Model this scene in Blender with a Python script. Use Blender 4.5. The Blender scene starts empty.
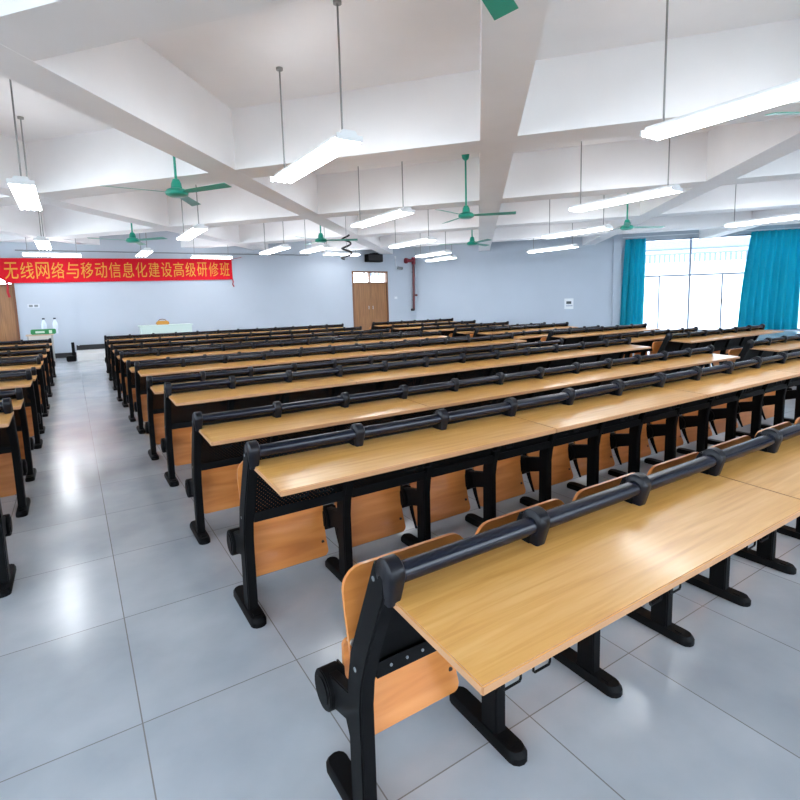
import bpy, bmesh, math, random
from mathutils import Vector, Matrix
random.seed(7)
PI = math.pi
SC = bpy.context.scene
COL = SC.collection

# ------------------------------------------------------------------ helpers
class MB:
    def __init__(s): s.v = []; s.f = []
    def add(s, v, f):
        b = len(s.v); s.v += [tuple(p) for p in v]; s.f += [tuple(i + b for i in q) for q in f]; return s
    def box(s, x0, x1, y0, y1, z0, z1):
        v = [(x, y, z) for z in (z0, z1) for y in (y0, y1) for x in (x0, x1)]
        return s.add(v, [(0, 2, 3, 1), (4, 5, 7, 6), (0, 1, 5, 4), (2, 6, 7, 3), (0, 4, 6, 2), (1, 3, 7, 5)])
    def prism(s, poly, a0, a1, axis='x'):
        """poly in the other two axes (x: (y,z), y: (x,z), z: (x,y)), extruded a0..a1"""
        def P(p, a):
            return {'x': (a, p[0], p[1]), 'y': (p[0], a, p[1]), 'z': (p[0], p[1], a)}[axis]
        n = len(poly)
        v = [P(p, a0) for p in poly] + [P(p, a1) for p in poly]
        f = [tuple(range(n - 1, -1, -1)), tuple(range(n, 2 * n))] + [(i, (i + 1) % n, n + (i + 1) % n, n + i) for i in range(n)]
        return s.add(v, f)
    def cyl(s, p0, p1, r, n=12, r1=None):
        p0 = Vector(p0); p1 = Vector(p1); d = (p1 - p0).normalized()
        a = d.orthogonal().normalized(); b = d.cross(a)
        r1 = r if r1 is None else r1
        v = []
        for p, rr in ((p0, r), (p1, r1)):
            for i in range(n):
                t = 2 * PI * i / n; v.append(p + a * rr * math.cos(t) + b * rr * math.sin(t))
        return s.add(v, [tuple(range(n - 1, -1, -1)), tuple(range(n, 2 * n))] + [(i, (i + 1) % n, n + (i + 1) % n, n + i) for i in range(n)])
    def tube(s, pts, r, n=8):
        pts = [Vector(p) for p in pts]; v = []; prev = None
        for i, p in enumerate(pts):
            d = (pts[min(i + 1, len(pts) - 1)] - pts[max(i - 1, 0)]).normalized()
            a = d.orthogonal().normalized() if prev is None else (prev - d * prev.dot(d)).normalized()
            prev = a; b = d.cross(a)
            for k in range(n):
                t = 2 * PI * k / n; v.append(p + a * r * math.cos(t) + b * r * math.sin(t))
        m = len(pts)
        f = [tuple(range(n - 1, -1, -1)), tuple(range((m - 1) * n, m * n))]
        for i in range(m - 1):
            for k in range(n):
                f.append((i * n + k, i * n + (k + 1) % n, (i + 1) * n + (k + 1) % n, (i + 1) * n + k))
        return s.add(v, f)
    def lathe(s, prof, c=(0, 0, 0), n=20):
        """prof: (r,z) from bottom to top"""
        v = []
        for r, z in prof:
            for k in range(n):
                t = 2 * PI * k / n; v.append((c[0] + r * math.cos(t), c[1] + r * math.sin(t), c[2] + z))
        m = len(prof)
        f = [tuple(range(n - 1, -1, -1)), tuple(range((m - 1) * n, m * n))]
        for i in range(m - 1):
            for k in range(n):
                f.append((i * n + k, i * n + (k + 1) % n, (i + 1) * n + (k + 1) % n, (i + 1) * n + k))
        return s.add(v, f)
    def mesh(s, name, mat, smooth=40, bevel=0, segs=2, xf=None):
        me = bpy.data.meshes.new(name)
        bm = bmesh.new()
        vs = [bm.verts.new(xf @ Vector(p) if xf else p) for p in s.v]
        for q in s.f:
            try: bm.faces.new([vs[i] for i in q])
            except ValueError: pass
        bmesh.ops.recalc_face_normals(bm, faces=bm.faces)
        if bevel:
            es = [e for e in bm.edges if len(e.link_faces) == 2 and e.calc_face_angle(0) > 0.6]
            bmesh.ops.bevel(bm, geom=es, offset=bevel, segments=segs, affect='EDGES', clamp_overlap=True)
        bm.to_mesh(me); bm.free()
        if smooth:
            me.shade_smooth(); me.set_sharp_from_angle(angle=math.radians(smooth))
        if mat: me.materials.append(mat)
        return me

def link(name, data, parent=None, loc=(0, 0, 0)):
    o = bpy.data.objects.new(name, data); COL.objects.link(o)
    o.location = loc
    if parent: o.parent = parent
    return o
def tag(o, label=None, cat=None, group=None, kind=None):
    if label: o['label'] = label
    if cat: o['category'] = cat
    if group: o['group'] = group
    if kind: o['kind'] = kind
    return o
def thing(name, label, cat, loc=(0, 0, 0), group=None, rz=0):
    o = link(name, None, None, loc); o.rotation_euler.z = rz
    o.empty_display_size = 0.1
    return tag(o, label, cat, group)
def structure(name, me, parent=None, loc=(0, 0, 0)):
    return tag(link(name, me, parent, loc), kind='structure')
def copy_tree(o, parent=None):
    c = o.copy(); COL.objects.link(c); c.parent = parent
    for ch in o.children: copy_tree(ch, c)
    return c

# ------------------------------------------------------------------ materials
def lin(r, g, b):
    f = lambda c: (c / 255 / 12.92) if c / 255 <= 0.04045 else ((c / 255 + 0.055) / 1.055) ** 2.4
    return (f(r), f(g), f(b), 1)
def mat(name, col, rough=0.5, metal=0.0, spec=0.5, coat=0.0):
    m = bpy.data.materials.new(name); m.use_nodes = True
    b = m.node_tree.nodes['Principled BSDF']
    b.inputs['Base Color'].default_value = col
    b.inputs['Roughness'].default_value = rough
    b.inputs['Metallic'].default_value = metal
    b.inputs['Specular IOR Level'].default_value = spec
    b.inputs['Coat Weight'].default_value = coat
    b.inputs['Coat Roughness'].default_value = 0.12
    return m
def nodes(m): return m.node_tree.nodes, m.node_tree.links, m.node_tree.nodes['Principled BSDF']
def ramp(N, stops):
    r = N.new('ShaderNodeValToRGB'); e = r.color_ramp.elements
    while len(e) < len(stops): e.new(0.5)
    for i, (p, c) in enumerate(stops): e[i].position = p; e[i].color = c
    return r

def wood(name, c0, c1, c2, scale, rough=0.3, coat=0.15):
    m = mat(name, c1, rough, coat=coat)
    N, L, B = nodes(m)
    tc = N.new('ShaderNodeTexCoord'); mp = N.new('ShaderNodeMapping'); mp.inputs['Scale'].default_value = scale
    info = N.new('ShaderNodeObjectInfo'); sh = N.new('ShaderNodeVectorMath'); sh.operation = 'MULTIPLY_ADD'
    sh.inputs[1].default_value = (1, 1, 1)
    rnd = N.new('ShaderNodeVectorMath'); rnd.operation = 'SCALE'; rnd.inputs[0].default_value = (7.3, 3.1, 5.7)
    L.new(info.outputs['Random'], rnd.inputs['Scale'])
    n1 = N.new('ShaderNodeTexNoise'); n1.inputs['Scale'].default_value = 1.0; n1.inputs['Detail'].default_value = 5; n1.inputs['Distortion'].default_value = 0.6
    L.new(tc.outputs['Object'], mp.inputs['Vector']); L.new(mp.outputs['Vector'], sh.inputs[0]); L.new(rnd.outputs[0], sh.inputs[2])
    L.new(sh.outputs[0], n1.inputs['Vector'])
    r = ramp(N, [(0.28, c0), (0.5, c1), (0.72, c2)])
    L.new(n1.outputs['Fac'], r.inputs['Fac']); L.new(r.outputs['Color'], B.inputs['Base Color'])
    return m

M = {}
M['desk'] = wood('honey_laminate', lin(210, 148, 72), lin(224, 166, 88), lin(232, 180, 108), (2.4, 42, 42), 0.3, 0.22)
M['deskedge'] = mat('desk_edging', lin(182, 134, 94), 0.45)
M['ply'] = wood('seat_plywood', lin(186, 110, 50), lin(204, 127, 62), lin(216, 142, 76), (2.0, 2.0, 18), 0.35, 0.2)
M['door'] = wood('door_wood', lin(120, 80, 44), lin(142, 97, 56), lin(160, 112, 68), (26, 26, 1.2), 0.45, 0.05)
M['black'] = mat('black_powder_coat', (0.004, 0.004, 0.0045, 1), 0.55, spec=.1)
M['rail'] = mat('dark_blue_black_paint', (0.005, 0.006, 0.013, 1), 0.26, spec=.3)
M['cap'] = mat('black_cap_plastic', (0.006, 0.006, 0.009, 1), 0.4, spec=.25)
M['bolt'] = mat('steel_bolt', lin(190, 190, 190), 0.3, 0.9)
M['white'] = mat('white_paint', lin(182, 190, 200), 0.7, spec=0.3)
M['ceil'] = mat('ceiling_paint', lin(242, 240, 240), 0.8, spec=0.2)
M['housing'] = mat('white_enamel', lin(225, 228, 230), 0.35)
M['rod'] = mat('grey_rod', lin(142, 142, 140), 0.45, 0.3)
M['green'] = mat('green_enamel', lin(28, 150, 126), 0.3)
M['red'] = mat('red_pipe_paint', lin(92, 20, 24), 0.4)
M['frame'] = mat('window_aluminium', lin(120, 128, 142), 0.4, 0.2)
M['base'] = mat('black_skirting', lin(22, 22, 24), 0.4)
M['grey'] = mat('grey_plastic', lin(120, 125, 128), 0.5)
M['doorframe'] = mat('door_frame_wood', lin(118, 74, 44), 0.5)

def emit(name, col, st):
    m = bpy.data.materials.new(name); m.use_nodes = True
    N, L = m.node_tree.nodes, m.node_tree.links
    N.clear(); o = N.new('ShaderNodeOutputMaterial'); e = N.new('ShaderNodeEmission')
    e.inputs[0].default_value = col; e.inputs[1].default_value = st
    L.new(e.outputs[0], o.inputs[0]); return m
M['tube'] = emit('fluorescent_tube', (0.93, 0.96, 1.0, 1), 15.0)

# wall paint with a faint mottled wear
def paint(m, amount):
    N, L, B = nodes(m)
    base = tuple(B.inputs['Base Color'].default_value)
    tc = N.new('ShaderNodeTexCoord'); n = N.new('ShaderNodeTexNoise'); n.inputs['Scale'].default_value = 0.8; n.inputs['Detail'].default_value = 6
    L.new(tc.outputs['Object'], n.inputs['Vector'])
    k = 1 - amount
    r = ramp(N, [(0.3, (base[0] * k, base[1] * k, base[2] * k, 1)), (0.7, base)])
    L.new(n.outputs['Fac'], r.inputs['Fac']); L.new(r.outputs['Color'], B.inputs['Base Color'])
paint(M['white'], 0.05); paint(M['ceil'], 0.07)

# perforated steel: staggered round holes
def perforated():
    m = mat('perforated_black_steel', (0.004, 0.004, 0.0045, 1), 0.6, spec=.1)
    N, L, B = nodes(m)
    tc = N.new('ShaderNodeTexCoord'); sx = N.new('ShaderNodeSeparateXYZ'); L.new(tc.outputs['Object'], sx.inputs[0])
    def math_(op, a, b=None):
        n = N.new('ShaderNodeMath'); n.operation = op
        for i, q in enumerate((a, b)):
            if q is None: continue
            if isinstance(q, (int, float)): n.inputs[i].default_value = q
            else: L.new(q, n.inputs[i])
        return n.outputs[0]
    P = 0.021
    u = math_('DIVIDE', sx.outputs['X'], P); v = math_('DIVIDE', sx.outputs['Z'], P * 0.5)
    row = math_('FLOOR', v); odd = math_('MULTIPLY', math_('FLOORED_MODULO', row, 2.0), 0.5)
    fu = math_('SUBTRACT', math_('FRACT', math_('ADD', u, odd)), 0.5)
    fv = math_('MULTIPLY', math_('SUBTRACT', math_('FRACT', v), 0.5), 0.5)
    d = math_('ADD', math_('MULTIPLY', fu, fu), math_('MULTIPLY', fv, fv))
    hole = math_('LESS_THAN', d, 0.013)
    tr = N.new('ShaderNodeBsdfTransparent'); mx = N.new('ShaderNodeMixShader')
    L.new(hole, mx.inputs[0]); L.new(B.outputs[0], mx.inputs[1]); L.new(tr.outputs[0], mx.inputs[2])
    L.new(mx.outputs[0], N['Material Output'].inputs[0]); return m
M['perf'] = perforated()

# glossy floor tiles 0.61 x 0.79 with thin grout
def tiles():
    m = mat('glazed_floor_tile', lin(206, 208, 210), 0.14, spec=0.5)
    N, L, B = nodes(m)
    tc = N.new('ShaderNodeTexCoord'); sx = N.new('ShaderNodeSeparateXYZ'); L.new(tc.outputs['Object'], sx.inputs[0])
    def math_(op, a, b=None):
        n = N.new('ShaderNodeMath'); n.operation = op
        for i, q in enumerate((a, b)):
            if q is None: continue
            if isinstance(q, (int, float)): n.inputs[i].default_value = q
            else: L.new(q, n.inputs[i])
        return n.outputs[0]
    TX, TY, G = 0.61, 0.792, 0.0024
    u = math_('DIVIDE', math_('SUBTRACT', sx.outputs['X'], 0.095), TX)
    v = math_('DIVIDE', math_('SUBTRACT', sx.outputs['Y'], 2.03), TY)
    du = math_('MULTIPLY', math_('ABSOLUTE', math_('SUBTRACT', math_('FRACT', math_('ADD', u, 0.5)), 0.5)), TX)
    dv = math_('MULTIPLY', math_('ABSOLUTE', math_('SUBTRACT', math_('FRACT', math_('ADD', v, 0.5)), 0.5)), TY)
    g = math_('LESS_THAN', math_('MINIMUM', du, dv), G)
    cx = N.new('ShaderNodeCombineXYZ')
    L.new(math_('FLOOR', u), cx.inputs[0]); L.new(math_('FLOOR', v), cx.inputs[1])
    wn = N.new('ShaderNodeTexWhiteNoise'); L.new(cx.outputs[0], wn.inputs['Vector'])
    n = N.new('ShaderNodeTexNoise'); n.inputs['Scale'].default_value = 2.2; n.inputs['Detail'].default_value = 6
    L.new(tc.outputs['Object'], n.inputs['Vector'])
    r = ramp(N, [(0.32, lin(168, 175, 182)), (0.68, lin(190, 195, 200))]); L.new(n.outputs['Fac'], r.inputs['Fac'])
    hv = N.new('ShaderNodeMix'); hv.data_type = 'RGBA'; hv.blend_type = 'MULTIPLY'
    L.new(r.outputs['Color'], hv.inputs['A']); hv.inputs['Factor'].default_value = 0.12; L.new(wn.outputs['Value'], hv.inputs['B'])
    mx = N.new('ShaderNodeMix'); mx.data_type = 'RGBA'
    L.new(g, mx.inputs['Factor']); L.new(hv.outputs['Result'], mx.inputs['A']); mx.inputs['B'].default_value = lin(128, 126, 122)
    L.new(mx.outputs['Result'], B.inputs['Base Color'])
    rr = N.new('ShaderNodeMapRange'); L.new(n.outputs['Fac'], rr.inputs['Value']); rr.inputs['To Min'].default_value = 0.15; rr.inputs['To Max'].default_value = 0.24
    L.new(rr.outputs[0], B.inputs['Roughness'])
    return m
M['floor'] = tiles()

def curtain_mat():
    m = mat('blue_curtain_cloth', lin(38, 172, 192), 0.8, spec=0.2)
    N, L, B = nodes(m)
    t = N.new('ShaderNodeBsdfTranslucent'); t.inputs[0].default_value = lin(48, 206, 222)
    mx = N.new('ShaderNodeMixShader'); mx.inputs[0].default_value = 0.33
    L.new(B.outputs[0], mx.inputs[1]); L.new(t.outputs[0], mx.inputs[2]); L.new(mx.outputs[0], N['Material Output'].inputs[0])
    return m
M['curtain'] = curtain_mat()
def glass_mat():
    m = bpy.data.materials.new('window_glass'); m.use_nodes = True
    N, L = m.node_tree.nodes, m.node_tree.links; N.clear()
    o = N.new('ShaderNodeOutputMaterial'); t = N.new('ShaderNodeBsdfTransparent'); g = N.new('ShaderNodeBsdfGlossy')
    t.inputs[0].default_value = (0.94, 0.96, 0.97, 1); g.inputs['Roughness'].default_value = 0.02
    f = N.new('ShaderNodeFresnel'); f.inputs[0].default_value = 1.3
    mx = N.new('ShaderNodeMixShader'); L.new(f.outputs[0], mx.inputs[0]); L.new(t.outputs[0], mx.inputs[1]); L.new(g.outputs[0], mx.inputs[2])
    L.new(mx.outputs[0], o.inputs[0]); return m
M['glass'] = glass_mat()

# ------------------------------------------------------------------ camera
F, CX, CY, YAW, PIT, ROL, H = 514.6268, 400.0, 363.9413, 0.5647127, -0.1202521, -0.0275250, 1.55
fw = Vector((math.sin(YAW), math.cos(YAW), 0)); rt = Vector((math.cos(YAW), -math.sin(YAW), 0)); up = Vector((0, 0, 1))
f2 = fw * math.cos(PIT) + up * math.sin(PIT); u2 = up * math.cos(PIT) - fw * math.sin(PIT)
r3 = rt * math.cos(ROL) + u2 * math.sin(ROL); u3 = u2 * math.cos(ROL) - rt * math.sin(ROL)
cam = bpy.data.cameras.new('camera'); co = bpy.data.objects.new('camera', cam); COL.objects.link(co)
co.matrix_world = Matrix(((r3.x, u3.x, -f2.x, 0), (r3.y, u3.y, -f2.y, 0), (r3.z, u3.z, -f2.z, H), (0, 0, 0, 1)))
cam.sensor_width = 36; cam.lens = F * 36 / 800; cam.shift_y = (CY - 400) / 800; cam.clip_start = 0.02; cam.clip_end = 300
SC.camera = co

# ------------------------------------------------------------------ room shell
ZB, ZS = 3.74, 4.67            # underside of beams, underside of slab
YF, XL, YB = 20.5, -7.0, -4.0
C1 = Vector((14.0, 20.5)); ANG = math.radians(40.5)
W = Vector((math.sin(ANG), -math.cos(ANG))); NO = Vector((math.cos(ANG), math.sin(ANG)))  # along the wall, outward
TEND = 17.5
C2 = C1 + W * TEND
room = [(XL, YB), (C2.x, YB), (C2.x, C2.y), (C1.x, C1.y), (XL, YF)]
MW = Matrix(((W.x, NO.x, 0, C1.x), (W.y, NO.y, 0, C1.y), (0, 0, 1, 0), (0, 0, 0, 1)))   # (t, outward, z) -> world

structure('floor', MB().prism(room, -0.12, 0, 'z').mesh('floor', M['floor'], 0))
big = [(XL - .3, YB - .3), (C2.x + .3, YB - .3), (C2.x + .3, C2.y + .1), (C1.x + .25, C1.y + .3), (XL - .3, YF + .3)]
ceiling = structure('ceiling', MB().prism(big, ZS, ZS + 0.15, 'z').mesh('ceiling', M['ceil'], 0))

def clip_strip(n, a, b):
    """part of the room polygon with a <= n.p <= b"""
    poly = [Vector(p) for p in room]
    for s, c in ((1, a), (-1, -b)):
        out = []
        for i in range(len(poly)):
            p, q = poly[i], poly[(i + 1) % len(poly)]
            dp, dq = s * p.dot(n) - c, s * q.dot(n) - c
            if dp >= 0: out.append(p)
            if dp * dq < 0: out.append(p + (q - p) * (dp / (dp - dq)))
        poly = out
        if len(poly) < 3: return None
    return poly
nd = Vector((math.cos(math.radians(41.1)), -math.sin(math.radians(41.1))))
ne = Vector((math.cos(math.radians(40.2)), math.sin(math.radians(40.2))))
for k in range(-4, 7):
    a = 0.05 + 4.41 * k
    p = clip_strip(nd, a, a + 0.5)
    if p: structure('ceiling_beam', MB().prism([tuple(q) for q in p], ZB, ZS, 'z').mesh('ceiling_beam', M['ceil'], 0), ceiling)
for a in (-5.5, -1.15, 3.07, 7.48, 11.83, 16.0, 19.92):
    p = clip_strip(ne, a, a + 0.6)
    if p: structure('ceiling_beam', MB().prism([tuple(q) for q in p], ZB + .003, ZS, 'z').mesh('ceiling_beam', M['ceil'], 0), ceiling)

def wall_with_holes(span, zs, holes, d0, d1):
    """boxes (t0,t1,d0,d1,z0,z1) around rectangular holes (t0,t1,z0,z1)"""
    mb = MB(); cuts = sorted({span[0], span[1]} | {h[0] for h in holes} | {h[1] for h in holes})
    for a, b in zip(cuts, cuts[1:]):
        hs = sorted([(h[2], h[3]) for h in holes if h[0] <= a + 1e-6 and h[1] >= b - 1e-6])
        z = zs[0]
        for h0, h1 in hs:
            if h0 > z: mb.box(a, b, d0, d1, z, h0)
            z = h1
        if z < zs[1]: mb.box(a, b, d0, d1, z, zs[1])
    return mb
D1, D2 = (10.60, 12.44, 0.0, 2.95), (-3.35, -1.42, 0.0, 2.90)
structure('wall_front', wall_with_holes((XL - .2, C1.x + .15), (0, ZS), [D1, D2], YF, YF + .25).mesh('wall_front', M['white'], 0))
WIN = (9.35, 15.7, 0.03, 3.82)
structure('wall_right', wall_with_holes((-.1, TEND), (0, ZS), [WIN], 0, .25).mesh('wall_right', M['white'], 0, xf=MW))
BW = [(-5.5, 0.5, 0.9, 3.6), (2.5, 8.5, 0.9, 3.6), (10.5, 16.5, .9, 3.6), (18.5, 24.0, .9, 3.6)]  # unseen windows behind the camera, added and enlarged to brighten the ceiling
structure('wall_back', wall_with_holes((XL - .2, C2.x + .2), (0, ZS), BW, YB - .25, YB).mesh('wall_back', M['white'], 0))
LW = [(-2.0, 4.0, 0.9, 3.6), (6.0, 12.0, 0.9, 3.6), (14.0, 19.5, 0.9, 3.6)]  # unseen windows, added tall and wide to let in more daylight
SW = Matrix(((0, -1, 0, XL), (1, 0, 0, 0), (0, 0, 1, 0), (0, 0, 0, 1)))
structure('wall_left', wall_with_holes((YB, YF), (0, ZS), LW, 0, .25).mesh('wall_left', M['white'], 0, xf=SW))
structure('wall_side', MB().box(C2.x, C2.x + .25, YB, C2.y, 0, ZS).mesh('wall_side', M['white'], 0))
structure('trim_1', MB().box(8.72, 9.05, -.10, 0, 0, ZS).mesh('trim_1', M['white'], 0, xf=MW))          # pilaster beside the curtain
structure('trim_2', MB().box(.12, .17, YF - .03, YF, .37, 3.2).mesh('trim_2', M['white'], 0))
structure('baseboard_front', MB().box(-1.40, .08, YF - .025, YF, 0, .16).box(.08, 10.55, YF - .025, YF, .22, .39).box(12.5, 13.98, YF - .025, YF, .22, .39).mesh('baseboard_front', M['base'], 0))
structure('trim_3', MB().box(.06, 13.9, 18.55, YF, 0, .22).mesh('trim_3', mat('podium_screed', lin(214, 214, 212), 0.4), 0, bevel=.01))   # teaching platform

# main window wall: frame and panes
def window(name, t0, t1, z0, z1, mull, zt, lower, xf):
    f = MB(); w = .05; a, b = .06, .13
    f.box(t0, t1, a, b, z0, z0 + w).box(t0, t1, a, b, z1 - w, z1).box(t0, t0 + w, a, b, z0 + w, z1 - w).box(t1 - w, t1, a, b, z0 + w, z1 - w)
    for m_ in mull: f.box(m_ - .035, m_ + .035, a, b, z0 + w, z1 - w)
    edges = [t0 + w] + [q for m_ in mull for q in (m_ - .035, m_ + .035)] + [t1 - w]
    for i in range(0, len(edges), 2): f.box(edges[i], edges[i + 1], a, b, zt - .035, zt + .035)
    for m_ in lower: f.box(m_ - .03, m_ + .03, a + .01, b - .01, z0 + w, zt - .035)
    o = structure(name, f.mesh(name, M['frame'], 0, xf=xf))
    for i in range(0, len(edges), 2):
        structure('window_pane', MB().box(edges[i], edges[i + 1], .09, .097, zt + .035, z1 - w).mesh('window_pane', M['glass'], 0, xf=xf), o)
        cut = [edges[i]] + [q for m_ in lower if edges[i] < m_ < edges[i + 1] for q in (m_ - .03, m_ + .03)] + [edges[i + 1]]
        for j in range(0, len(cut), 2):
            structure('window_pane', MB().box(cut[j], cut[j + 1], .09, .097, z0 + w, zt - .035).mesh('window_pane', M['glass'], 0, xf=xf), o)
    return o
w1 = window('window_1', WIN[0], WIN[1], WIN[2], WIN[3], [11.67, 13.85], 2.32, [10.54, 12.86, 14.8], MW)
structure('window_handle', MB().box(12.84, 12.88, .03, .06, 1.1, 1.3).mesh('window_handle', M['base'], 0, xf=MW), w1)
for i, (a, b, c, d) in enumerate(LW): window('window_%d' % (2 + i), a, b, c, d, [(a + b) / 2], 2.4, [], SW)
SB = Matrix(((1, 0, 0, 0), (0, -1, 0, YB), (0, 0, 1, 0), (0, 0, 0, 1)))
for i, (a, b, c, d) in enumerate(BW): window('window_%d' % (5 + i), a, b, c, d, [(a + b) / 2], 2.4, [], SB)

# doors with glazed transoms
def door(name, x0, x1, top, zt0, zt1, floor_z):
    f = MB(); w = .07
    f.box(x0, x0 + w, YF - .02, YF + .2, floor_z, top).box(x1 - w, x1, YF - .02, YF + .2, floor_z, top).box(x0 + w, x1 - w, YF - .02, YF + .2, top - w, top)
    f.box(x0 + w, x1 - w, YF - .02, YF + .2, zt0 - .06, zt0)
    xm = (x0 + x1) / 2
    f.box(xm - .03, xm + .03, YF, YF + .18, zt0, top - w)
    o = structure(name, f.mesh(name, M['doorframe'], 0))
    for a, b in ((x0 + w, xm - .006), (xm + .006, x1 - w)):
        d = structure('door_leaf', MB().box(a, b, YF + .03, YF + .09, floor_z + .01, zt0 - .06).mesh('door_leaf', M['door'], 0), o)
        hx = b - .1 if a < xm - .5 else a + .1
        structure('door_handle', MB().cyl((hx, YF + .0, 1.25), (hx, YF + .0, 1.4), .012).cyl((hx, YF, 1.27), (hx, YF + .03, 1.27), .01).cyl((hx, YF, 1.38), (hx, YF + .03, 1.38), .01).mesh('door_handle', M['bolt']), o)
    for a, b in ((x0 + w, xm - .03), (xm + .03, x1 - w)):
        structure('transom_pane', MB().box(a, b, YF + .08, YF + .087, zt0, top - w).mesh('transom_pane', M['glass'], 0), o)
    return o
door('door_1', D1[0], D1[1], D1[3], 2.46, 2.88, .22)
door('door_2', D2[0], D2[1], D2[3], 2.44, 2.83, 0)
# fill under door_1 behind the platform edge
structure('trim_4', MB().box(D1[0], D1[1], YF, YF + .25, 0, .22).mesh('trim_4', M['white'], 0))

# ------------------------------------------------------------------ desk-and-seat rows
SP = 0.5203
def leg_mesh():
    mb = MB()
    up_ = [(-.050, .03), (.030, .03), (.028, .42), (.000, .54), (-.045, .64), (-.110, .78), (-.158, .885), (-.215, .885), (-.205, .80), (-.150, .68), (-.105, .58), (-.062, .46), (-.050, .38)]
    mb.prism(up_, -.024, .024)
    return mb.mesh('leg', M['black'], 30, bevel=.005, segs=2)
def cap_mesh():
    mb = MB(); rings = []
    pr = []
    for i in range(17):
        t = -0.30 * PI + i / 16 * 1.42 * PI
        pr.append((-.205 + .040 * math.cos(t), .867 + .039 * math.sin(t)))
    pr += [(-.228, .80), (-.220, .782), (-.170, .782), (-.164, .80)]
    def hw(z): return .017 + .0085 * min(1, max(0, (z - .782) / .075))
    n = len(pr); v = []
    for sx in (-1, -.72, .72, 1):
        k = .80 if abs(sx) == 1 else 1
        for y, z in pr:
            yy = -.203 + (y + .203) * k; zz = .855 + (z - .855) * (k if z > .855 else 1)
            v.append((sx * hw(z), yy, zz))
    f = [tuple(range(n - 1, -1, -1)), tuple(range(3 * n, 4 * n))]
    for l in range(3):
        for i in range(n): f.append((l * n + i, l * n + (i + 1) % n, (l + 1) * n + (i + 1) % n, (l + 1) * n + i))
    mb.add(v, f)
    return mb.mesh('top_cap', M['cap'], 50)
def foot_mesh():
    mb = MB(); n = 6; pl = []
    for i in range(n + 1):
        t = -PI / 2 - PI * i / n; pl.append((.020 * math.cos(t) * 1.9 * -1 if False else .037 * math.sin(t), -.12 + .037 * math.cos(t)))
    out = [(.037 * math.cos(PI + PI * i / n), -.125 + .034 * math.sin(PI + PI * i / n)) for i in range(n + 1)] + [(.037 * math.cos(PI * i / n), .185 + .034 * math.sin(PI * i / n)) for i in range(n + 1)]
    top = [(x * .86, (y - .03) * .93 + .03, .038) for x, y in out]; mid = [(x, y, .022) for x, y in out]; bot = [(x, y, 0) for x, y in out]
    k = len(out); v = bot + mid + top
    f = [tuple(range(k - 1, -1, -1)), tuple(range(2 * k, 3 * k))]
    for l in range(2):
        for i in range(k): f.append((l * k + i, l * k + (i + 1) % k, (l + 1) * k + (i + 1) % k, (l + 1) * k + i))
    mb.add(v, f)
    mb.box(-.017, .017, -.115, -.085, .036, .042)
    return mb.mesh('foot', M['black'], 30)
def arm_mesh():
    mb = MB()
    mb.prism([(.02, .385), (.20, .345), (.21, .34), (.21, .235), (.19, .235), (.02, .285)], -.018, .018)
    mb.cyl((-.034, .200, .285), (.034, .200, .285), .066, 24)
    mb.cyl((-.038, .200, .285), (.038, .200, .285), .050, 24)
    return mb.mesh('seat_arm', M['black'], 35, bevel=.004)
def board(profile, x0, x1, th, rtop, rbot, nu=10, sub=4):
    """curved plywood board: profile in (y,z), rounded corners"""
    P = []
    for (a, b) in zip(profile, profile[1:]):
        for i in range(sub): P.append((a[0] + (b[0] - a[0]) * i / sub, a[1] + (b[1] - a[1]) * i / sub))
    P.append(profile[-1])
    s = [0]
    for a, b in zip(P, P[1:]): s.append(s[-1] + math.hypot(b[0] - a[0], b[1] - a[1]))
    T = s[-1]
    # denser rows near rounded ends
    vals = sorted(set([0, T] + [rt_ * (1 - math.cos(i / 5 * PI / 2)) for rt_ in (rbot,) for i in range(1, 6)] + [T - rtop * (1 - math.cos(i / 5 * PI / 2)) for i in range(1, 6)] + [T * i / 8 for i in range(1, 8)]))
    vals = [q for i, q in enumerate(vals) if i == 0 or q - vals[i - 1] > 1e-4]
    def at(q):
        for i in range(len(s) - 1):
            if q <= s[i + 1] + 1e-9:
                k = (q - s[i]) / max(1e-9, s[i + 1] - s[i]); a, b = P[i], P[i + 1]
                d = Vector((b[0] - a[0], b[1] - a[1])).normalized()
                return a[0] + (b[0] - a[0]) * k, a[1] + (b[1] - a[1]) * k, (-d.y, d.x)
    rows = []
    for q in vals:
        y, z, nn = at(q); ins = 0
        if q < rbot: ins = rbot - math.sqrt(max(0, rbot ** 2 - (rbot - q) ** 2))
        elif q > T - rtop: ins = rtop - math.sqrt(max(0, rtop ** 2 - (q - T + rtop) ** 2))
        rows.append((y, z, nn, x0 + ins, x1 - ins))
    v = []; R = len(rows)
    for sgn in (-.5, .5):
        for y, z, nn, a, b in rows:
            for i in range(nu + 1): v.append((a + (b - a) * i / nu, y + nn[0] * th * sgn, z + nn[1] * th * sgn))
    n1 = nu + 1; off = R * n1; f = []
    for r in range(R - 1):
        for i in range(nu):
            a = r * n1 + i; f.append((a, a + 1, a + n1 + 1, a + n1)); a += off; f.append((a, a + n1, a + n1 + 1, a + 1))
        for i in (0, nu):
            a = r * n1 + i; f.append((a, a + n1, a + n1 + off, a + off))
    for r in (0, R - 1):
        for i in range(nu):
            a = r * n1 + i; f.append((a, a + off, a + 1 + off, a + 1))
    return MB().add(v, f)
seat_prof = [(.140, .092), (.172, .17), (.192, .25), (.200, .33), (.200, .43)]
back_prof = [(.036, .465), (.056, .57), (.070, .63), (.076, .69), (.076, .748)]
ME = {}
ME['leg'] = leg_mesh(); ME['cap'] = cap_mesh(); ME['foot'] = foot_mesh(); ME['arm'] = arm_mesh()
ME['seat'] = board(seat_prof, .045, .488, .014, .02, .03).mesh('seat', M['ply'], 40)
ME['back'] = board(back_prof, -.004, .470, .013, .065, .02).mesh('backrest', M['ply'], 40)
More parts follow.
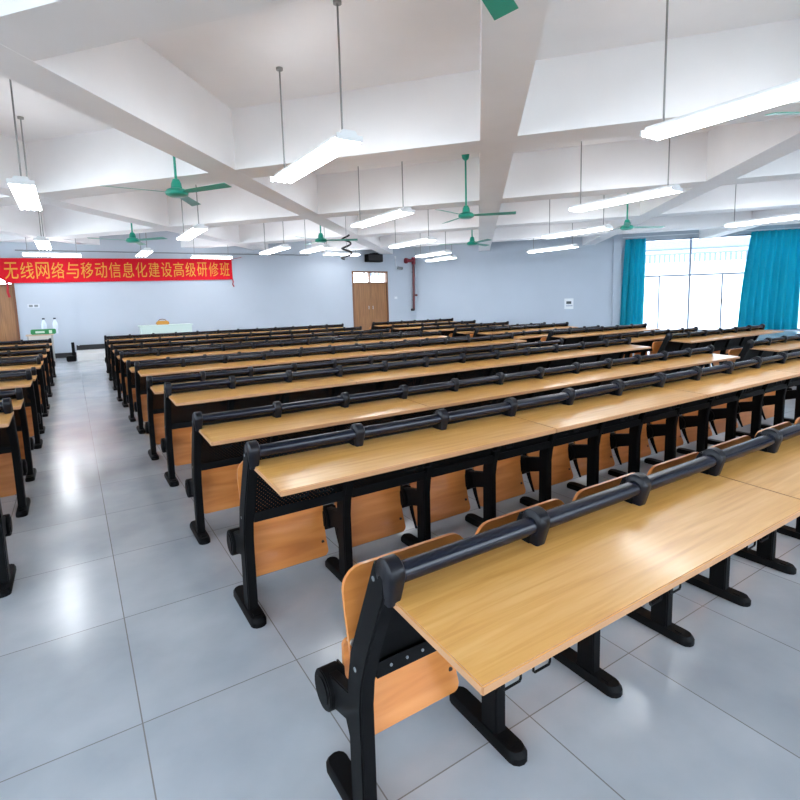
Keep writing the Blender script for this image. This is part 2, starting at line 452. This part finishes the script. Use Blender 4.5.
def plate_mesh(x, dy):
    return MB().prism([(y + dy, z) for y, z in [(.238, .34), (.228, .27), (.190, .175), (.140, .085), (.126, .090), (.155, .165), (.178, .25), (.186, .31), (.188, .345)]], x, x + .006).mesh('hinge_plate', M['black'], 0)
ME['plateL'] = plate_mesh(.038, 0); ME['plateR'] = plate_mesh(.468, .018)
ME['sbolt1'] = MB().cyl((.465, .184, .40), (.465, .202, .40), .009, 8).mesh('seat_bolt', M['base'], 0)
ME['sbolt2'] = MB().cyl((.465, .160, .165), (.465, .178, .165), .009, 8).mesh('seat_bolt', M['base'], 0)
pm = MB(); pp = [(-.040, .49), (-.075, .60), (-.120, .72), (-.158, .82), (-.178, .868)]
q = [(y - .002, z) for y, z in pp] + [(y + .002, z) for y, z in reversed(pp)]
pm.prism(q, .024, SP - .024)
ME['panel'] = pm.mesh('perforated_panel', M['perf'], 0)
lp = MB().box(.024, SP - .024, -.072, -.038, .478, .492).box(.024, SP - .024, -.074, -.070, .478, .525)
ME['lip'] = lp.mesh('panel_lip', M['black'], 0)
ME['lipbolt'] = MB().cyl((0, -.074, .503), (0, -.077, .503), .0045, 8).mesh('lip_bolt', M['grey'], 30)
hk = MB().tube([(-.026, 0, .0), (-.026, 0, -.018), (-.022, 0, -.023), (.022, 0, -.023), (.026, 0, -.018), (.026, 0, 0)], .003, 6)
ME['hook'] = hk.mesh('bag_hook', M['black'], 40)
bb = MB().cyl((.008, .062, .53), (.008, .036, .53), .011, 12)
ME['bbolt'] = bb.mesh('back_bolt', M['bolt'], 30)
ME['eb1'] = MB().cyl((-.0255, -.158, .835), (-.0235, -.158, .835), .007, 10).mesh('end_bolt', M['grey'], 30)
ME['eb2'] = MB().cyl((-.0255, -.03, .50), (-.0235, -.03, .50), .007, 10).mesh('end_bolt', M['grey'], 30)

def desk_mesh(x0, x1):
    mb = MB().prism([(-.548, .758), (-.140, .776), (-.140, .799), (-.548, .781)], x0, x1)
    me = mb.mesh('desktop', M['desk'], 40, bevel=.003, segs=2)
    me.materials.append(M['deskedge'])
    for p in me.polygons:
        if p.normal.z < .7 and abs(p.normal.z) < .7: p.material_index = 1
    return me
def build_row(name, n, nb, near):
    root = link(name, None); root.empty_display_size = .1
    rail = MB().cyl((0, -.207, .8575), (n * SP, -.207, .8575), .0268, 20).mesh('rail', M['rail'], 40)
    link('rail', rail, root)
    for k in range(n + 1):
        l = link('leg', ME['leg'], root, (k * SP, 0, 0))
        link('top_cap', ME['cap'], l); link('foot', ME['foot'], l); link('seat_arm', ME['arm'], l)
        if near and k == 0: link('end_bolt', ME['eb1'], l); link('end_bolt', ME['eb2'], l)
    L_ = (n * SP + .03) / nb
    for b in range(nb):
        xa = b * L_
        d = link('desktop', desk_mesh(0, L_ - .003), root, (xa, 0, 0))
        if near:
            for k in range(n):
                for hx in (.07, .16):
                    x = k * SP + hx + .02
                    if xa <= x < xa + L_: link('bag_hook', ME['hook'], d, (x - xa, -.537, .759))
    for k in range(n):
        x = k * SP
        s_ = link('seat', ME['seat'], root, (x, 0, 0)); link('hinge_plate', ME['plateL'], s_); link('hinge_plate', ME['plateR'], s_)
        if near: link('seat_bolt', ME['sbolt1'], s_); link('seat_bolt', ME['sbolt2'], s_)
        bk = link('backrest', ME['back'], root, (x, 0, 0))
        if near: link('back_bolt', ME['bbolt'], bk)
        p = link('perforated_panel', ME['panel'], root, (x, 0, 0)); link('panel_lip', ME['lip'], p)
        if near == 2 and k < 3:
            for q in range(8): link('lip_bolt', ME['lipbolt'], p, (.07 + q * .055, 0, 0))
    return root
S_ = [1.0072, 1.0362, 0.9915, 1.0265, 0.9754, 1.008, 0.9572, 0.9954, 0.987, 0.986, 0.9943, 1.0292]
RX = [0.6247, 0.6463, 0.6192, 0.6404, 0.6103, 0.6321, 0.607, 0.6219, 0.5892, 0.613, 0.6355, 0.6705]
RY = [1.2648, 2.5073, 3.58, 4.8942, 5.8566, 7.2003, 8.0423, 9.31, 9.97, 11.3979, 13.0148, 14.68]
ORD = ['nearest', 'second', 'third', 'fourth', 'fifth', 'sixth', 'seventh', 'eighth', 'ninth', 'tenth', 'eleventh', 'twelfth']
main_1 = build_row('bench_row', 12, 4, 2); main_n = build_row('bench_row', 12, 4, 1); main_f = build_row('bench_row', 12, 4, False)
side = build_row('bench_row', 6, 2, False); left = build_row('bench_row', 4, 2, False)
used = set()
def place(proto, x, y, s, label, group):
    r = proto if proto.name not in used else copy_tree(proto)
    used.add(proto.name)
    r.location = (x, y, 0); r.scale = (s, s, s)
    tag(r, label, 'desk row', group)
for i in range(12):
    s, x, y = S_[i], RX[i], RY[i]
    if i == 0: lab = 'nearest wood-topped row of flip-up seats, its desktop filling the lower right foreground'
    elif i == 11: lab = 'farthest desk row of the middle block, closest to the teaching platform'
    else: lab = '%s wood-topped desk row from the front of the picture, in the middle block' % ORD[i]
    place(main_1 if i == 0 else main_n if i < 4 else main_f, x, y, s, lab, 'desk rows of the middle block')
    if i >= 2:
        if i == 11: a, b = 'farthest desk row left of the aisle, in front of the white wall and green crate', 'farthest short desk row on the right, nearest the red pipe'
        elif i == 2: a, b = 'nearest desk row left of the aisle, cut by the left picture edge', 'nearest short desk row on the right, cut by the right picture edge'
        else:
            a = '%s desk row from the front, left of the tiled aisle' % ORD[i - 2]
            b = '%s short desk row from the front, on the window side' % ORD[i - 2]
        place(left, -.448 - 4 * SP * s, y, s, a, 'desk rows left of the aisle')
        place(side, x + 12 * SP * s + 1.08 * s, y, s, b, 'desk rows on the window side')

# ------------------------------------------------------------------ ceiling lamps
LZ = 3.25; LL = 2.08
def lamp_meshes():
    h = MB().prism([(-.10, .05), (-.075, .095), (.075, .095), (.10, .05), (.10, .024), (-.10, .024)], -LL / 2, LL / 2, 'y')
    for s in (-1, 1):
        h.box(-.155, .155, s * LL / 2 - .012, s * LL / 2 + .012, -.012, .05)
    t = MB()
    for x in (-.125, -.042, .042, .125): t.cyl((x, -LL / 2 + .015, .0), (x, LL / 2 - .015, .0), .021, 10)
    return h.mesh('lamp_housing', M['housing'], 0, bevel=.004), t.mesh('lamp_tubes', M['tube'], 40)
LH, LT = lamp_meshes()
def rod_mesh(h):
    return MB().cyl((0, 0, .09), (0, 0, h), .011, 8).cyl((0, 0, h - .03), (0, 0, h), .045, 12).mesh('hanging_rod', M['rod'])
RODM = rod_mesh(ZS - LZ)
def lamp(x, y, label, rz=0, z=LZ, sl=1.0, zr=None):
    t = thing('ceiling_lamp', label, 'ceiling lamp', (x, y, z), 'hanging fluorescent lamps', rz)
    t.scale = (1, sl, 1)
    link('lamp_housing', LH, t)
    link('lamp_tubes', LT, t)
    rm = RODM if zr is None else rod_mesh(zr - z)
    for s in (-1, 1): link('hanging_rod', rm, t, (0, s * (LL / 2 - .16), 0))
lamp(2.62, 6.04, 'long lit lamp in the upper centre with both its rods in full view')
lamp(5.47, 2.41, 'largest lit lamp, running out of the picture at the upper right edge')
lamp(-.40, 9.70, 'lit lamp seen end-on, upper left, above the aisle')
lamp(-.43, 16.3, 'small lit lamp seen end-on just above the red banner, left end')
lamp(5.60, 9.45, 'lit lamp behind the long centre lamp, left of the green fan with the long rod')
lamp(8.72, 12.95, 'lit lamp above and right of the wooden double door')
lamp(11.55, 15.75, 'upper of the two small lit lamps above the red pipe', sl=.9)
lamp(13.2, 17.45, 'lower of the two small lit lamps beside the red pipe', sl=.85)
lamp(8.62, 5.95, 'lit lamp below the largest lamp, pointing at the window curtains')
lamp(11.65, 9.4, 'lit lamp left of the fan in front of the blue curtain')
lamp(14.7, 12.85, 'small lit lamp in front of the plain right wall')
lamp(14.5, 5.87, 'lit lamp in front of the big window, cut by the right picture edge')
lamp(2.55, 13.0, 'lit lamp below and right of the large left ceiling fan')
lamp(2.1, 18.0, 'small lit lamp touching the top edge of the red banner, under the second fan', sl=.85)
lamp(5.58, 16.0, 'left one of the two small lit lamps right of the banner end')
lamp(6.72, 15.45, 'small lit lamp directly left of the small fan by the twisted cord', sl=.85)
lamp(-.3, 19.3, 'thin crosswise lamp above the left half of the red banner', PI / 2, 3.25, .72)
lamp(4.42, 19.3, 'thin crosswise lamp above the right end of the red banner', PI / 2, 3.29, .66)
lamp(9.55, 19.3, 'crosswise lamp behind the twisted cord, left of the black speaker', PI / 2, 3.52, .74)

# ------------------------------------------------------------------ ceiling fans
FZ = 3.37
def fan_parts():
    hub = MB().lathe([(.02, -.075), (.12, -.07), (.165, -.045), (.175, -.01), (.15, .03), (.085, .055), (.075, .13), (.05, .19), (.022, .20)]).mesh('motor', M['green'], 40)
    rod = MB().cyl((0, 0, .19), (0, 0, ZS - FZ - .05), .02, 10).mesh('rod', M['green'])
    can = MB().lathe([(.025, -.17), (.07, -.13), (.085, -.05), (.06, 0)], (0, 0, ZS - FZ)).mesh('canopy', M['green'], 40)
    b = MB(); n = 8; v = []; f = []
    for i in range(n + 1):
        r = .15 + .90 * i / n
        w = (.035 if i == 0 else .06 + .02 * i / n)
        tilt = math.radians(-11)
        for s, zz in ((-1, 0), (1, 0)):
            for th in (-.003, .003):
                v.append((r, s * w * math.cos(tilt), s * w * math.sin(tilt) + th - .012))
    for i in range(n):
        a = i * 4; c = a + 4
        f += [(a, a + 2, c + 2, c), (a + 1, c + 1, c + 3, a + 3), (a, c, c + 1, a + 1), (a + 2, a + 3, c + 3, c + 2)]
    f += [(0, 1, 3, 2), (n * 4, n * 4 + 2, n * 4 + 3, n * 4 + 1)]
    b.add(v, f)
    return hub, rod, can, b.mesh('blade', M['green'], 0)
FH, FR, FC, FB = fan_parts()
def fan(x, y, a, label):
    t = thing('ceiling_fan', label, 'ceiling fan', (x, y, FZ), 'green ceiling fans')
    link('motor', FH, t); link('rod', FR, t); link('canopy', FC, t)
    for k in range(3):
        b = link('blade', FB, t); b.rotation_euler.z = math.radians(a + 120 * k)
fan(1.59, 8.97, -57, 'largest whole green ceiling fan, upper left, above the aisle')
fan(1.57, 15.55, -50, 'small green fan above the middle of the red banner')
fan(6.25, 13.92, -30, 'small green fan left of the twisted cord, before the wooden door')
fan(11.14, 13.03, 20, 'small green fan at the end of the centre ceiling beam')
fan(12.77, 8.61, -25, 'green fan hanging in front of the left blue curtain')
fan(7.39, 8.83, -42, 'green fan with the long rod and visible canopy, upper centre')
fan(1.60, 2.08, 29, 'green fan overhead of which only a blade tip shows at the top edge')
fan(7.12, 2.05, 148, 'green fan of which only a blade tip shows at the right edge')

# ------------------------------------------------------------------ curtains
def curtain(label, top, bot, z0, z1, folds, seed, bulge):
    rnd = random.Random(seed); nu = folds * 12; nv = 14; v = []; f = []
    ph = [rnd.uniform(-.5, .5) for _ in range(folds + 2)]; am = [rnd.uniform(.7, 1.25) for _ in range(folds + 2)]
    for th in (0, .006):
        for j in range(nv + 1):
            h = j / nv; hh = h ** 1.5
            for i in range(nu + 1):
                u = i / nu; k = u * folds; i0 = int(k)
                t0 = bot[0] * (1 - h) + top[0] * h + bulge * math.sin(h * PI); t1 = bot[1] * (1 - h) + top[1] * h
                A = .11 * am[i0] * (0.75 + .5 * (1 - h))
                d = -.24 + th + A * math.sin(2 * PI * k + ph[i0] * (1 - h) * 1.2)
                v.append((t0 + (t1 - t0) * u + .012 * math.sin(9 * u + 3 * h + seed), d, z0 + (z1 - z0) * h))
    n1 = nu + 1; off = (nv + 1) * n1
    for j in range(nv):
        for i in range(nu):
            a = j * n1 + i; f.append((a, a + 1, a + n1 + 1, a + n1)); a += off; f.append((a, a + n1, a + n1 + 1, a + 1))
        for i in (0, nu):
            a = j * n1 + i; f.append((a, a + n1, a + n1 + off, a + off))
    for j in (0, nv):
        for i in range(nu):
            a = j * n1 + i; f.append((a, a + off, a + 1 + off, a + 1))
    o = link('curtain', MB().add(v, f).mesh('curtain', M['curtain'], 80, xf=MW))
    tag(o, label, 'curtain', 'blue window curtains')
curtain('narrow gathered blue curtain at the left side of the window', (9.16, 9.93), (9.00, 9.93), .30, 3.87, 4, 3, 0)
curtain('wide pleated blue curtain at the right side of the window', (13.69, 15.45), (13.40, 15.42), .06, 3.90, 8, 5, -.06)
tag(link('curtain_rail', MB().cyl((9.06, -.20, 3.945), (16.4, -.20, 3.945), .016, 10).mesh('curtain_rail', M['housing'], 40, xf=MW)), 'long white rail above both blue curtains', 'curtain rail')

# ------------------------------------------------------------------ banner with lettering
ban = thing('banner', 'long red cloth banner with yellow Chinese lettering on the front wall', 'banner', (0, YF - .05, 0))
cl = MB(); nx = 60; v = []; f = []
for th in (0, .008):
    for j in range(7):
        for i in range(nx + 1):
            u = i / nx; x = -2.3 + 7.71 * u
            zt = 3.235 + .125 * u; zb = 2.452 + .128 * u
            if x < -1.55: zb += (-1.55 - x) * .75
            z = zb + (zt - zb) * j / 6
            v.append((x, th + .006 * math.sin(x * 2.1 + j) - .006, z))
n1 = nx + 1; off = 7 * n1
for j in range(6):
    for i in range(nx):
        a = j * n1 + i; f += [(a, a + 1, a + n1 + 1, a + n1), (a + off, a + off + n1, a + off + n1 + 1, a + off + 1)]
    for i in (0, nx):
        a = j * n1 + i; f.append((a, a + n1, a + n1 + off, a + off))
for j in (0, 6):
    for i in range(nx):
        a = j * n1 + i; f.append((a, a + off, a + 1 + off, a + 1))
cl.add(v, f)
link('cloth', cl.mesh('cloth', mat('red_banner_cloth', lin(196, 10, 32), .7, spec=.2), 60), ban)
TXT = '无线网络与移动信息化建设高级研修班'
gold = mat('yellow_lettering', lin(206, 140, 34), .6)
pitch = (5.33 + 1.66) / 17
for i, ch in enumerate(TXT):
    cu = bpy.data.curves.new('character', 'FONT'); cu.body = ch; cu.size = .55; cu.align_x = 'CENTER'; cu.extrude = .003; cu.offset = 0
    tmp = bpy.data.objects.new('tmp', cu); COL.objects.link(tmp)
    dg = bpy.context.evaluated_depsgraph_get(); dg.update()
    me = bpy.data.meshes.new_from_object(tmp.evaluated_get(dg)); bpy.data.objects.remove(tmp)
    xs = [p.co.x for p in me.vertices]; ys = [p.co.y for p in me.vertices]
    x = -1.66 + pitch * (i + .5); u = (x + 2.3) / 7.71
    zc = 2.452 + .128 * u + .39
    w = max(xs) - min(xs); h = max(ys) - min(ys)
    sx = .35 / w if w > .35 else 1; sy = .52 / max(h, .40)
    cxm, cym = (max(xs) + min(xs)) / 2, (max(ys) + min(ys)) / 2
    for p in me.vertices:
        q = p.co.copy(); p.co = (x + (q.x - cxm) * sx, -.022 - q.z, zc + (q.y - cym) * sy + (q.x - cxm) * sx * .0166)
    me.materials.clear(); me.materials.append(gold)
    link('character', me, ban)
tb = MB().tube([(5.40, -.01, 2.60), (5.42, -.02, 2.48), (5.39, -.02, 2.40), (5.44, -.02, 2.30)], .02, 6).tube([(5.38, 0, 3.34), (5.46, 0, 3.30), (5.5, 0, 3.37), (5.8, 0.02, 3.43)], .009, 6)
link('tie_cord', tb.mesh('tie_cord', mat('red_cord', lin(170, 20, 34), .7), 60), ban)
tb = MB().tube([(-1.62, -.02, 2.55), (-1.58, -.03, 2.42), (-1.60, -.03, 2.2), (-1.57, -.03, 2.02)], .035, 6)
link('tie_cord', tb.mesh('tie_cord', mat('red_cord', lin(170, 20, 34), .7), 60), ban)

# ------------------------------------------------------------------ things along the front wall
sp = thing('loudspeaker', 'black loudspeaker box mounted on the wall above the double door', 'speaker', (11.63, YF, 3.345))
link('cabinet', MB().prism([(-.385, 0), (.385, 0), (.385, .33), (.18, .35), (.12, .39), (-.12, .39), (-.18, .35), (-.385, .33)], -.36, -.04, 'y').mesh('cabinet', M['black'], 30, bevel=.012), sp)
link('grille', MB().box(-.34, .34, -.372, -.36, .04, .30).mesh('grille', mat('speaker_grille', (.02, .02, .022, 1), .8), 0), sp)
link('bracket', MB().box(-.06, .06, -.05, 0, .08, .28).mesh('bracket', M['grey'], 0), sp)

pipe = thing('fire_pipe', 'dark red vertical water pipe with elbow in the far corner', 'pipe', (13.78, YF - .12, 1.1))
link('riser', MB().tube([(0, 0, 0.05), (.02, 0, 1.0), (.04, 0, 2.22), (.04, 0, 2.26)], .055, 12).mesh('riser', M['red'], 40), pipe)
link('elbow', MB().cyl((.04, 0, 2.18), (.04, 0, 2.50), .09, 14).cyl((-.38, 0, 2.34), (.04, 0, 2.34), .075, 14).cyl((-.42, 0, 2.34), (-.34, 0, 2.34), .13, 16).mesh('elbow', mat('bright_red_pipe', lin(126, 22, 40), .4), 40), pipe)
link('valve', MB().cyl((.02, 0, .74), (.15, 0, .74), .04, 10).cyl((.15, -.05, .74), (.15, .05, .74), .05, 10).mesh('valve', M['red'], 40), pipe)
link('outlet', MB().cyl((0, 0, .06), (-.14, -.02, .06), .06, 12).mesh('outlet', M['base'], 40), pipe)
link('bracket', MB().box(-.01, .05, 0, .12, .5, .53).box(0, .06, 0, .12, 1.8, 1.83).mesh('bracket', M['grey'], 0), pipe)

cm = thing('security_camera', 'small grey device on a wall bracket between door and red pipe', 'camera', (13.0, YF, 3.05))
link('bracket', MB().tube([(-.12, -.02, .55), (-.12, -.05, .2), (-.06, -.12, .08)], .014, 8).box(-.16, -.08, -.02, 0, .48, .6).mesh('bracket', M['housing'], 40), cm)
link('body', MB().cyl((-.08, -.10, .06), (.10, -.26, .02), .07, 16).cyl((.10, -.26, .02), (.12, -.28, .015), .05, 16).mesh('body', M['grey'], 40), cm)

cp = thing('wall_panel', 'small white panel with a dark window on the plain right wall', 'wall panel', (0, 0, 0))
cp.matrix_world = MW @ Matrix.Translation((6.95, 0, 1.25))
link('plate', MB().box(-.19, .19, -.02, 0, -.22, .24).mesh('plate', M['housing'], 0, bevel=.004), cp)
link('display', MB().box(-.11, .10, -.026, -.02, .0, .12).mesh('display', mat('dark_display', lin(20, 32, 38), .3), 0), cp)
link('slot', MB().box(-.12, .15, -.024, -.02, -.10, -.06).mesh('slot', mat('pale_slot', lin(150, 160, 180), .5), 0), cp)

sw = thing('light_switch', 'small white light switch beside the left door, under the banner', 'light switch', (-.98, YF, 1.74))
link('plate', MB().box(-.16, .16, -.012, 0, -.06, .06).mesh('plate', mat('switch_plate', lin(200, 205, 212), .4), 0, bevel=.003), sw)
link('rocker', MB().box(-.12, -.02, -.018, -.012, -.035, .035).box(.02, .12, -.018, -.012, -.035, .035).mesh('rocker', M['grey'], 0), sw)
sw = thing('light_switch', 'small white light switch right of the wooden double door', 'light switch', (12.85, YF, 1.74))
link('plate', MB().box(-.09, .09, -.012, 0, -.06, .06).mesh('plate', mat('switch_plate', lin(205, 210, 216), .4), 0, bevel=.003), sw)
link('rocker', MB().box(-.05, .05, -.018, -.012, -.035, .035).mesh('rocker', M['housing'], 0), sw)

# side table with crate and bottles
tb = thing('side_table', 'small pale table against the front wall, left of the black floor speaker', 'table', (-.83, 19.35, 0))
tw = wood('pale_table_wood', lin(170, 140, 112), lin(192, 164, 136), lin(206, 182, 158), (3, 20, 20), .4)
link('tabletop', MB().box(-.36, .34, -.28, .28, .82, .86).mesh('tabletop', tw, 0, bevel=.004), tb)
link('apron', MB().box(-.30, .28, -.24, .24, .68, .82).mesh('apron', mat('pale_apron', lin(206, 200, 190), .5), 0), tb)
for x in (-.31, .29):
    for y in (-.24, .24):
        link('leg', MB().prism([(x - .02, y - .02), (x + .02, y - .02), (x + .02, y + .02), (x - .02, y + .02)], 0, .82, 'z').mesh('leg', mat('table_leg_grey', lin(160, 160, 156), .4), 0), tb)
cr = thing('bottle_crate', 'green wrapped crate on the side table', 'crate', (-.76, 19.22, .86))
link('wrap', MB().box(-.30, .34, -.12, .12, 0, .155).mesh('wrap', mat('green_wrap', lin(28, 128, 66), .4), 0, bevel=.02), cr)
link('label_strip', MB().box(-.18, .05, -.126, -.12, .04, .10).box(.16, .24, -.126, -.12, .02, .12).mesh('label_strip', mat('pale_label', lin(190, 214, 190), .5), 0), cr)
wm = mat('clear_bottle_plastic', lin(216, 226, 238), .12)
for x, lab in ((-.72, 'left of the two dark-capped white bottles behind the green crate'), (-.43, 'right of the two dark-capped white bottles behind the green crate')):
    b = thing('water_bottle', lab, 'bottle', (x, 19.48, .86), 'bottles on the side table')
    link('body', MB().lathe([(.06, 0), (.075, .02), (.075, .10), (.07, .12), (.075, .15), (.075, .30), (.05, .38), (.028, .42), (.028, .445)]).mesh('body', wm, 40), b)
    link('cap', MB().lathe([(.036, .44), (.036, .485), (.03, .49)]).mesh('cap', mat('dark_cap', lin(40, 44, 60), .4), 40), b)

fs = thing('floor_speaker', 'black box with upright column on the floor before the platform', 'speaker', (-.06, 18.85, 0))
link('cabinet', MB().box(-.16, .10, -.14, .14, 0, .17).mesh('cabinet', M['black'], 0, bevel=.02), fs)
link('column', MB().box(.0, .085, -.05, .05, .17, .58).mesh('column', M['black'], 0, bevel=.008), fs)

le = thing('lectern', 'pale green teacher desk on the platform below the banner', 'teacher desk', (2.70, 19.1, .22))
pg = mat('pale_green_laminate', lin(196, 212, 204), .45)
link('top', MB().box(-.82, .82, -.36, .36, .74, .78).mesh('top', pg, 0, bevel=.006), le)
link('front_panel', MB().box(-.76, .76, -.32, -.29, .03, .74).mesh('front_panel', pg, 0), le)
for x in (-.78, .75): link('side_panel', MB().box(x, x + .03, -.32, .32, 0, .74).mesh('side_panel', pg, 0), le)
bg = thing('bag', 'tan handbag lying on the teacher desk', 'bag', (2.61, 19.1, 1.0))
tan = mat('tan_leather', lin(190, 132, 40), .5)
link('body', MB().prism([(-.20, .0), (.20, 0), (.21, .06), (.16, .13), (-.14, .13), (-.20, .07)], -.08, .08, 'y').mesh('body', tan, 40, bevel=.02, segs=3), bg)
link('handle', MB().tube([(-.12, 0, .12), (-.09, 0, .17), (0, 0, .185), (.09, 0, .17), (.12, 0, .12)], .012, 8).mesh('handle', mat('dark_tan', lin(120, 78, 30), .5), 40), bg)

hl = []
for i in range(70):
    t = i / 69; a = t * 2 * PI * 2.6
    hl.append((.16 * math.cos(a) * (.6 + .4 * t), .16 * math.sin(a), -t * .72))
tw_ = thing('twisted_cord', 'dark spiral cord hanging from the ceiling left of the black speaker', 'cord', (7.10, 14.0, 3.56))
link('spiral', MB().tube(hl, .028, 8).mesh('spiral', M['base'], 60), tw_)
link('string', MB().cyl((.0, 0, -.72), (0, 0, ZS - 3.56), .006, 6).mesh('string', M['rod'], 40), tw_)

cd = link('conduit', MB().tube([(5.6, YF - .03, 3.55), (8.6, YF - .03, 3.585)], .018, 6).tube([(-1.3, YF - .03, 3.50), (5.6, YF - .03, 3.55)], .018, 6).mesh('conduit', M['grey'], 40))
tag(cd, 'thin grey cable conduit running along the top of the front wall', 'conduit')

# ------------------------------------------------------------------ outside
fac = mat('pale_facade', lin(226, 230, 236), .8)
bl = thing('building', 'pale building with a railed balcony seen through the big window', 'building', (0, 0, 0))
bl.matrix_world = MW @ Matrix.Translation((14.0, 14.0, 0))
link('facade', MB().box(-22, 22, 1.5, 5, -4, 9).mesh('facade', fac, 0), bl)
link('balcony_slab', MB().box(-22, 22, 0, 1.5, 4.5, 5.0).mesh('balcony_slab', mat('balcony_slab', lin(96, 112, 140), .8), 0), bl)
rl = MB().box(-22, 22, 0, .08, 4.1, 4.2)
for i in range(150): rl.box(-22 + i * .293, -21.87 + i * .293, .0, .06, 3.6, 4.1)
link('railing', rl.mesh('railing', mat('railing_grey', lin(72, 86, 108), .6), 0), bl)
structure('ground', MB().box(-60, 90, -60, 90, -1.2, -1.0).mesh('ground', mat('ground_paving', lin(190, 190, 186), .9), 0))  # raised towards the windows to bounce daylight up onto the ceiling

# ------------------------------------------------------------------ light and colour
sun = bpy.data.lights.new('sun', 'SUN'); sun.energy = 6; sun.angle = math.radians(1); sun.color = (1, .97, .92)
so = bpy.data.objects.new('sun', sun); COL.objects.link(so); so.location = (0, 40, 60)
so.rotation_euler = Vector((.12, -.5, -.86)).to_track_quat('-Z', 'Y').to_euler()
w = bpy.data.worlds.new('world'); SC.world = w; w.use_nodes = True
bgn = w.node_tree.nodes['Background']; bgn.inputs[0].default_value = (0.78, 0.88, 1.0, 1); bgn.inputs[1].default_value = 9.0
SC.view_settings.view_transform = 'Standard'; SC.view_settings.look = 'None'
SC.view_settings.exposure = 0.66; SC.view_settings.gamma = 1.0; SC.view_settings.use_curve_mapping = False
try:
    SC.cycles.use_denoising = True; SC.cycles.max_bounces = 10; SC.cycles.diffuse_bounces = 8; SC.cycles.transparent_max_bounces = 16
    SC.cycles.sample_clamp_indirect = 6; SC.cycles.caustics_reflective = False; SC.cycles.caustics_refractive = False
except Exception: pass
